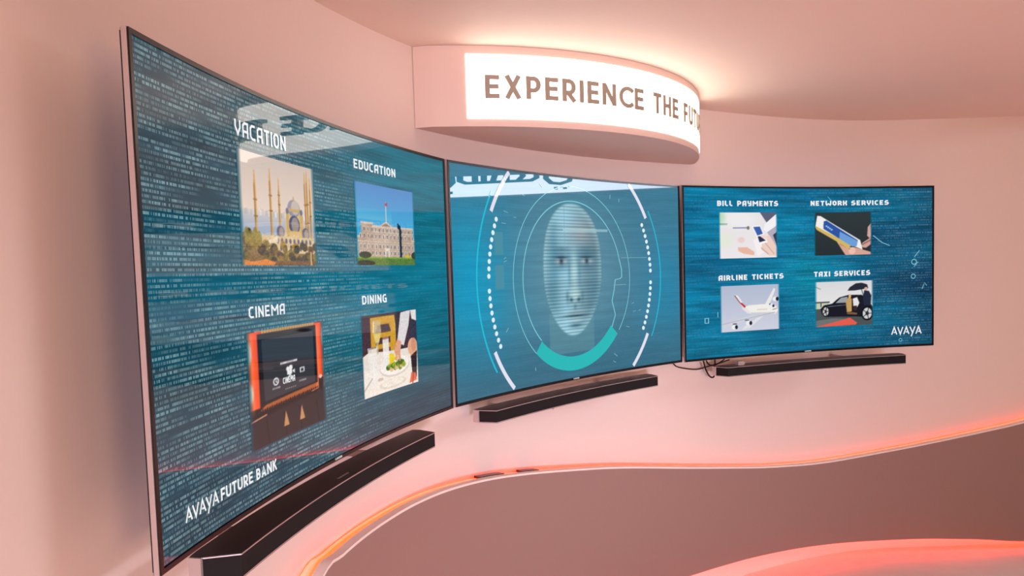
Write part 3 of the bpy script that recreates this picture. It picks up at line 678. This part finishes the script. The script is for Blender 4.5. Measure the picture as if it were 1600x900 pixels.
def caption(text, u0, u1, v0, v1, parent, t=.17, glyphs=g_tech, gap=.17, col=(238, 240, 242), name='caption', off=.0016):
    ch, tw = set_text(text, glyphs, t, gap); words = text.split(' '); i = 0
    for w in words:
        q = []
        for c, vs, fs in ch[i:i + len(w)]: q.append(([(u0 + p[0] / tw * (u1 - u0), v0 + p[1] * (v1 - v0)) for p in vs], fs))
        i += len(w); decal(name, q, off, M_PRINT, parent, col)

def picture(img, u0, u1, v0, v1, parent, bg, label, feather=(.05, .0)):
    h, w, _ = img.shape; U, Vv = np.meshgrid(u0 + (u1 - u0) * (np.arange(w) / (w - 1)), v1 - (v1 - v0) * (np.arange(h) / (h - 1)))
    fx = np.minimum(np.arange(w) / (w - 1), 1 - np.arange(w) / (w - 1)); fyy = np.minimum(np.arange(h) / (h - 1), 1 - np.arange(h) / (h - 1))
    al = (np.clip(fx / max(feather[0], 1e-4), 0, 1)[None, :] * np.clip(fyy / max(feather[1], 1e-4), 0, 1)[:, None])[..., None] if feather[1] else np.clip(fx / max(feather[0], 1e-4), 0, 1)[None, :, None] * np.ones((h, 1, 1))
    c = lin(img * al + bg(U, Vv) * (1 - al)).reshape(-1, 3)
    x = (U.ravel() - .5) * TW; V = np.stack([x, np.sqrt(TR * TR - x * x) - TC - .0008, Vv.ravel() * TH], 1)
    k = np.arange(h * w).reshape(h, w); F = np.stack([k[1:, :-1], k[1:, 1:], k[:-1, 1:], k[:-1, :-1]], -1).reshape(-1, 4)
    o = mesh('screen_picture', V, F, M_PRINT, parent, True, cols=c); o['label'] = label; return o

def television(cx, cy, ang, label, mat, bg, nu, nv):
    t = setp(empty('curved_television', (cx, cy, EYE - 0.4509), ang), label, 'television')
    us_, vs_ = np.linspace(BZ / TW, 1 - BZ / TW, nu), np.linspace((BZ + .003) / TH, 1 - BZ / TH, nv)
    U, V = np.meshgrid(us_, vs_); x = (U.ravel() - .5) * TW
    P = np.stack([x, np.sqrt(TR * TR - x * x) - TC, V.ravel() * TH], 1); k = np.arange(nu * nv).reshape(nv, nu)
    F = np.stack([k[:-1, :-1], k[:-1, 1:], k[1:, 1:], k[1:, :-1]], -1).reshape(-1, 4)
    scr = mesh('screen', P, F, mat, t, True, uvs=np.stack([U.ravel(), V.ravel()], 1), cols=lin(bg(U, V)).reshape(-1, 3))
    m = MB(); frame_ring(m, BZ + .001, .0012, -.0025, .012); shade_auto(m.build('bezel', M_BLACK, t))
    m = MB(); frame_ring(m, .0015, 0.0, .0008, .0105); o = shade_auto(m.build('edge_trim', M_SILVER, t)); o['label'] = 'brushed silver edge band'
    m = MB(); xs = np.linspace(-TW / 2 + .004, TW / 2 - .004, 37)
    m.sweep([[(x, cy_(x) + .004, .004), (x, cy_(x) + .004, TH - .004), (x, cy_(x) + .0155, TH - .004), (x, cy_(x) + .0155, .004)] for x in xs]); shade_auto(m.build('back_panel', M_DARK, t))
    xs = np.linspace(-TW / 2 + .12, TW / 2 - .12, 33); m = MB()
    def dep(x): return .016 + .030 * min(1.0, (TW / 2 - .12 - abs(x)) / .08 + .05)
    m.sweep([[(x, cy_(x) + .0155, .08), (x, cy_(x) + .0155, TH - .10), (x, cy_(x) + dep(x), TH - .14), (x, cy_(x) + dep(x), .10)] for x in xs]); shade_auto(m.build('back_housing', M_DARK, t))
    ctr = Vector((cx, cy)) + Vector((-math.sin(ang), math.cos(ang))) * cy_(0)
    g = wall_gap(ctr) ; m = MB()
    m.box(-.20, .20, cy_(0) + .044, cy_(0) + .052, .22, .62); m.box(-.16, .16, cy_(0) + g - .020, cy_(0) + g - .010, .28, .56)
    m.box(-.10, .10, cy_(0) + .050, cy_(0) + g - .018, .34, .50)
    m.build('wall_bracket', M_DARK, t)
    caption('SAMSUNG', .488, .513, (.0045) / TH, (.0105) / TH, t, .2, g_sans, .2, (236, 226, 226), 'brand_mark', off=.0032)
    return t, scr

def soundbar(cx, cy, ang, label):
    b = setp(empty('soundbar', (cx, cy, EYE - 0.5345), ang), label, 'soundbar'); H = .0465; fwd = .036
    def yb(x): return cy_(x) - fwd
    XF, XE = .518, .548
    xs = np.linspace(-XF, XF, 41)
    plan_f = [(-XE, yb(XE) + .062)] + [(x, yb(x)) for x in xs] + [(XE, yb(XE) + .062)]
    plan_b = [(-XE, yb(XE) + .088)] + [(x, yb(x) + .090) for x in xs] + [(XE, yb(XE) + .088)]
    def slab(z0, z1, grow=0.0):
        m = MB(); m.sweep([[(f[0] * (1 + grow / .55), f[1] - grow, z0), (f[0] * (1 + grow / .55), f[1] - grow, z1), (k[0] * (1 + grow / .55), k[1], z1), (k[0] * (1 + grow / .55), k[1], z0)] for f, k in zip(plan_f, plan_b)]); return m
    shade_auto(slab(.0030, H - .0034).build('grille', M_GRILLE, b), 20)
    shade_auto(slab(H - .0012, H, .0002).build('top_plate', M_BARTOP, b), 20)
    o = shade_auto(slab(H - .0034, H - .0012, .0010).build('trim', M_SILVER, b), 20); o['label'] = 'thin silver line along the upper front edge'
    o = shade_auto(slab(.0012, .0030, .0006).build('trim', M_SILVER, b), 20); o['label'] = 'thin silver line along the lower front edge'
    shade_auto(slab(0, .0012, .0002).build('base_plate', M_BARTOP, b), 20)
    for s in (-1, 1):
        m = MB(); x0, x1 = (XE, XE + .006) if s > 0 else (-XE - .006, -XE); m.box(x0, x1, yb(XE) + .0625, yb(XE) + .088, .001, H - .001)
        o = m.build('end_cap', M_SILVER, b); o['label'] = 'silver end cap'
    ctr = Vector((cx, cy)); rot = Matrix.Rotation(ang, 2)
    for s in (-.34, .34):
        m = MB(); w = ctr + rot @ Vector((s, yb(s) + .088)); g = wall_gap(w); m.box(s - .008, s + .008, yb(s) + .085, yb(s) + .083 + g * 1.0, .010, .026)
        m.build('wall_bracket', M_GREY, b)
    for k in range(-2, 3):
        m = MB(); m.box(.0 + k * .012 - .003, k * .012 + .003, yb(0) + .020, yb(0) + .026, H, H + .0006); m.build('button', M_GREY, b)
    return b

TV = [(-.3800, 1.85638, 1.329276), (.29950, 3.09300, .808348), (1.50350, 3.80080, .275538)]
t1, s1 = television(*TV[0], 'large curved television showing vacation, education, cinema and dining pictures', M_SCR1, bg1, 120, 80)
t2, s2 = television(*TV[1], 'large curved television showing a blue scanned human face inside rings', M_SCR2, bg2, 400, 300)
t3, s3 = television(*TV[2], 'large curved television showing bill payment, network, airline and taxi pictures', M_SCR3, bg3, 120, 80)
soundbar(*TV[0], 'curved black soundbar under the television with the vacation picture')
soundbar(TV[1][0] - .010, TV[1][1] - .011, TV[1][2], 'curved black soundbar under the television with the scanned face')
soundbar(TV[2][0] + .022, TV[2][1] + .006, TV[2][2], 'curved black soundbar under the television with the taxi picture, cables at its end')

# left screen
picture(pic_mosque(), .227, .461, .579, .848, s1, bg1, 'picture of a domed mosque with slender minarets')
picture(pic_college(), .606, .852, .580, .845, s1, bg1, 'picture of a stone college under blue sky', (.03, .0))
picture(pic_cinema(), .227, .468, .138, .420, s1, bg1, 'picture of a dark cinema hall with orange curtains', (.05, .0))
picture(pic_dining(), .610, .845, .150, .417, s1, bg1, 'picture of a waiter serving a plate', (.02, .0))
caption('VACATION', .226, .372, .877, .914, s1, .16)
caption('EDUCATION', .608, .776, .885, .914, s1, .19)
caption('CINEMA', .238, .344, .453, .4805, s1, .17)
caption('DINING', .618, .718, .454, .482, s1, .19)
caption('CINEMA', .328, .366, .2740, .2900, s1, .20, off=.0014)
caption('AVAYA', .057, .135, .068, .095, s1, .15, g_avaya, .02)
caption('FUTURE', .1405, .2255, .068, .095, s1, .19, g_sans, .13)
caption('BANK', .2355, .296, .067, .094, s1, .19, g_sans, .13)
# right screen
picture(pic_billpay(), .145, .381, .583, .848, s3, bg3, 'picture of hands paying with a phone', (.03, .0))
picture(pic_phone(), .530, .759, .585, .845, s3, bg3, 'picture of a white phone held in hands', (.03, .0))
picture(pic_plane(), .146, .388, .155, .423, s3, bg3, 'picture of a white airliner in flight', (.03, .0))
picture(pic_taxi(), .531, .766, .151, .424, s3, bg3, 'picture of a black car and people with an umbrella', (.04, .0))
caption('BILL PAYMENTS', .139, .385, .885, .916, s3, .23)
caption('NETWORK SERVICES', .516, .826, .886, .915, s3, .23)
caption('AIRLINE TICKETS', .1405, .4045, .4555, .486, s3, .23)
caption('TAXI SERVICES', .528, .753, .457, .488, s3, .23)
caption('AVAYA', .836, .953, .080, .126, s3, .14, g_avaya, .04)
# small drifting circuit marks on the right screen
q = []
def uvm(c, r0, r1, a0, a1, n=24):
    """ring sector in metres around screen centre c (u,v)"""
    vs = []; 
    for rr in (r0, r1):
        for k in range(n + 1):
            a = math.radians(a0 + (a1 - a0) * k / n); vs.append((c[0] + rr * math.cos(a) / TW, c[1] + rr * math.sin(a) / TH))
    return vs, [(n + 1 + k, n + 2 + k, k + 1, k) if a1 < a0 else (k, n + 1 + k, n + 2 + k, k + 1) for k in range(n)]
for c, r in (((.924, .53), .016), ((.921, .44), .014), ((.872, .045), .010)): q.append(uvm(c, r * .7, r, 0, 360, 8))
q.append(ribbon([(.765, .70), (.80, .655), (.83, .635)], .004)); q.append(ribbon([(.925, .56), (.945, .60)], .003)); q.append(ribbon([(.924, .50), (.940, .53)], .003)); q.append(ribbon([(.955, .36), (.965, .40), (.972, .38)], .003))
q.append(ribbon([(.084, .215), (.098, .215), (.098, .243), (.084, .243)], .004, True)); q.append(ribbon([(.136, .245), (.136, .275)], .003)); q.append(ribbon([(.585, .94), (.60, .915), (.62, .90)], .002))
for k_ in q: decal('screen_graphic', [k_], .0010, M_PRINT, s3, (120, 186, 206))
# centre screen graphics
cc = (.5, .5); q = []
q.append(uvm(cc, .3125, .3165, 14, 228, 64)); q.append(uvm(cc, .3715, .3745, -38, 229, 64)); q.append(ribbon([(.711, .592), (.721, .54), (.721, .50), (.714, .492), (.691, .487), (.684, .43), (.674, .378), (.688, .305), (.671, .243)], .0032))
for k_ in q: decal('ring_outline', [k_], .0010, M_PRINT, s2, (132, 206, 218))
decal('teal_arc', [uvm(cc, .316, .3735, 228.6, 319.2, 40)], .0012, M_PRINT, s2, (44, 184, 184))
for k_ in (uvm(cc, .579, .587, 146, 214, 30), uvm(cc, .580, .586, -28, 30, 24)): decal('cyan_arc', [k_], .0010, M_PRINT, s2, (36, 186, 214))
def clip_arc(a0, a1): return uvm(cc, .544, .561, a0, a1, 16)
for a_, b_ in ((133.3, 152.5), (207, 226), (47, 27.8), (-28, -45.8)): decal('white_arc', [clip_arc(a_, b_)], .0012, M_PRINT, s2, (226, 226, 240))
for s in (0, 1):
    q = []
    for k in range(19):
        if k == 9: continue
        a = 153.8 + k * 2.95
        if s: a = 180 - a
        c = (cc[0] + .515 * math.cos(math.radians(a)) / TW, cc[1] + .515 * math.sin(math.radians(a)) / TH)
        decal('dot', [([c] + [(c[0] + .0092 * math.cos(j * PI / 5) / TW, c[1] + .0092 * math.sin(j * PI / 5) / TH) for j in range(10)], [(0, j + 1, (j + 1) % 10 + 1) for j in range(10)])], .0012, M_PRINT, s2, (222, 240, 244))
q = []; rg = random.Random(4)
for k in range(22):
    a = math.radians(rg.choice([rg.uniform(100, 170), rg.uniform(195, 260), rg.uniform(280, 345), rg.uniform(15, 75)])); r0 = rg.uniform(.40, .47); r1 = r0 + rg.uniform(.008, .03)
    q.append(ribbon([(.5 + r0 * math.cos(a) / TW, .5 + r0 * math.sin(a) / TH), (.5 + r1 * math.cos(a + .02) / TW, .5 + r1 * math.sin(a + .02) / TH)], .0032))
q.append(ribbon([(.72, .60), (.84, .60)], .003)); q.append(ribbon([(.68, .46), (.74, .46)], .003)); q = [k for k in q if all(0.02 < p[1] < .98 for p in k[0])]
decal('tick_marks', q, .0010, M_PRINT, s2, (120, 170, 184))['kind'] = 'stuff'
for v0, v1 in ((.62, .72), (.47, .575)): decal('picture_strip', [([(.170, v0), (.205, v0), (.205, v1), (.170, v1)], [(0, 1, 2, 3)])], .0009, M_PRINT, s2, (74, 142, 162))

# ------------------------------------------------------------------ second lit sign with Arabic lettering, farther right in the hall
asg = setp(empty('illuminated_sign', (8.1, 4.0, EYE + 1.12)), 'hanging lightbox with dark Arabic lettering on a white panel', 'sign')
m = MB(); m.box(8.0, 8.2, 1.9, 5.9, EYE + 1.08, EYE + 1.86); P0(m.build('sign_box', M_SIGNBODY, asg))
m = MB(); m.box(7.994, 7.999, 1.93, 5.87, EYE + 1.10, EYE + 1.84); P0(m.build('light_panel', M_SIGN2, asg))
for y in (2.5, 5.3):
    m = MB(); m.box(8.09, 8.11, y - .01, y + .01, EYE + 1.86, 4.0); P0(m.build('hanger', M_SILVER, asg))
# connected strokes of the lettering: (along, height) in text units, laid from the +y end
ar = [[(.045, .15), (.05, .02), (.02, -.05), (-.06, -.08)], [(.10, .34), (.10, .04), (.14, 0), (.60, 0), (.64, .04), (.64, .15)], [(.20, .0), (.20, .15)], [(.26, 0), (.26, .14)], [(.32, 0), (.34, .13)], [(.42, 0), (.42, .15), (.52, .17), (.54, .08), (.50, 0)],
      [(.72, .15), (.71, .02), (.75, -.06), (.82, -.08), (.89, -.04), (.91, .06), (1.1, .07)], [(1.1, .07), (1.1, .2)], [(.02, -.15), (.05, -.15)], [(.77, -.15), (.80, -.15)], [(.84, -.15), (.87, -.15)]]
for st in ar:
    v, f = ribbon(st, .044); V = []
    for dx in (7.991, 7.986): V += [(dx, 5.256 - p[0] * 1.26, EYE + 1.29 + p[1] * .85) for p in v]
    k = len(v); m = MB(); m.add(V, [tuple(i + k for i in q) for q in f] + [tuple(i for i in q[::-1]) for q in f])
    P0(m.build('letter_stroke', M_LETTER2, asg))

# ------------------------------------------------------------------ unseen fill lamp added in the alcove ceiling for bounce off the floor
def fill_lamp(x, y, label, power):
    d = setp(empty('fill_lamp', (x, y, ZC)), label, 'added fill lamp')
    m = MB(); n = 24; ring = lambda r, z: [(r * math.cos(2 * PI * k / n), r * math.sin(2 * PI * k / n), z) for k in range(n)]
    secs = [[(r * math.cos(2 * PI * k / n), r * math.sin(2 * PI * k / n), z) for r, z in ((.070, -.0005), (.070, -.006), (.055, -.006), (.055, -.0005))] for k in range(n)]
    m.sweep(secs, closed=True); shade_auto(m.build('trim_ring', M_SILVER, d))
    m = MB(); m.add(ring(.0545, -.002), [tuple(range(n))[::-1]]); m.build('lens', M_LENS, d)
    ld = bpy.data.lights.new('fill_lamp_spot', 'SPOT'); ld.energy = power; ld.color = (1.0, 0.80, 0.72); ld.spot_size = math.radians(84); ld.spot_blend = 0.6; ld.shadow_soft_size = 0.05
    o = bpy.data.objects.new('fill_lamp_spot', ld); COL.objects.link(o); o.parent = d; o.location = (0, 0, -.012)
M_LENS = glow('fill_lamp_lens', (1.0, 0.85, 0.75), 4.0)
fill_lamp(1.35, 1.35, 'unseen round fill lamp added in the alcove ceiling to bounce light off the floor', 210)

# ------------------------------------------------------------------ cables and small hardware
def wall_xyz(px, py, off):
    s, z = wall_hit(px, py, off); P = wpt(off); return (float(np.interp(s, S_ALL, P[:, 0])), float(np.interp(s, S_ALL, P[:, 1])), float(z))
def cable(label, pix, r=.0035):
    pts = [wall_xyz(x, y, o) for x, y, o in pix]; m = MB(); m.tube([tuple(q) for q in spline(pts, 7)], r)
    return setp(shade_auto(m.build('cable', M_CABLE), 60), label, 'cable')
cable('thin dark cable sagging between the face television and the taxi television', [(1048, 560, .06), (1056, 572, .03), (1072, 576, .02), (1090, 577, .02), (1108, 572, .03), (1122, 568, .06), (1140, 562, .10)], .0030)
cable('dark cable hanging in a deep loop beside the soundbar end under the taxi television', [(1097, 555, .10), (1100, 568, .07), (1103, 578, .06), (1109, 588, .06), (1115, 589, .06), (1117, 580, .06), (1117, 566, .07), (1117, 552, .10)], .0040)
cable('short dark cable running onto the soundbar under the taxi television', [(1101, 556, .10), (1106, 568, .09), (1114, 571, .09), (1124, 567, .09), (1132, 561, .10)], .0035)
p = wall_xyz(864, 638, 0.0); nb = wall_xyz(864, 638, .02); m = MB(); m.tube([p, nb], .005, 10); setp(m.build('wall_screw', M_GREY), 'tiny screw in the wall below the soundbar under the scanned face', 'screw')
bx_, by_, ba_ = TV[2][0] + .022, TV[2][1] + .006, TV[2][2]
m = MB(); m.box(-.440, -.408, .030, .054, 0, .020); m.box(-.408, -.398, .037, .047, .005, .015)
ad = setp(m.build('power_adapter', M_GREY), 'small pale plug adapter lying on the soundbar under the taxi television', 'adapter'); ad.location = (bx_, by_, EYE - .5345 + .0467); ad.rotation_euler = (0, 0, ba_)
# dark connector pieces lying in the light trough
for lab, a, b in (('slim black connector lying in the light trough, the thinner one', (752, 757), (789, 747)), ('slim black connector lying in the light trough, the thicker one', (817, 745), (843, 738))):
    sa, za = wall_hit(*a, .042); sb, zb = wall_hit(*b, .042); ids = [s for s in np.linspace(sa, sb, 6)]
    A, B = wpt(.008), wpt(.040); m = MB(); secs = []
    for s in ids:
        z = float(np.interp(s, S_ALL, ZT)); pa = [float(np.interp(s, S_ALL, A[:, k])) for k in (0, 1)]; pb = [float(np.interp(s, S_ALL, B[:, k])) for k in (0, 1)]
        secs.append([(*pa, z - .0028), (*pa, z + .006), (*pb, z + .006), (*pb, z - .0028)])
    m.sweep(secs); setp(m.build('connector', M_BLACK), lab, 'connector')
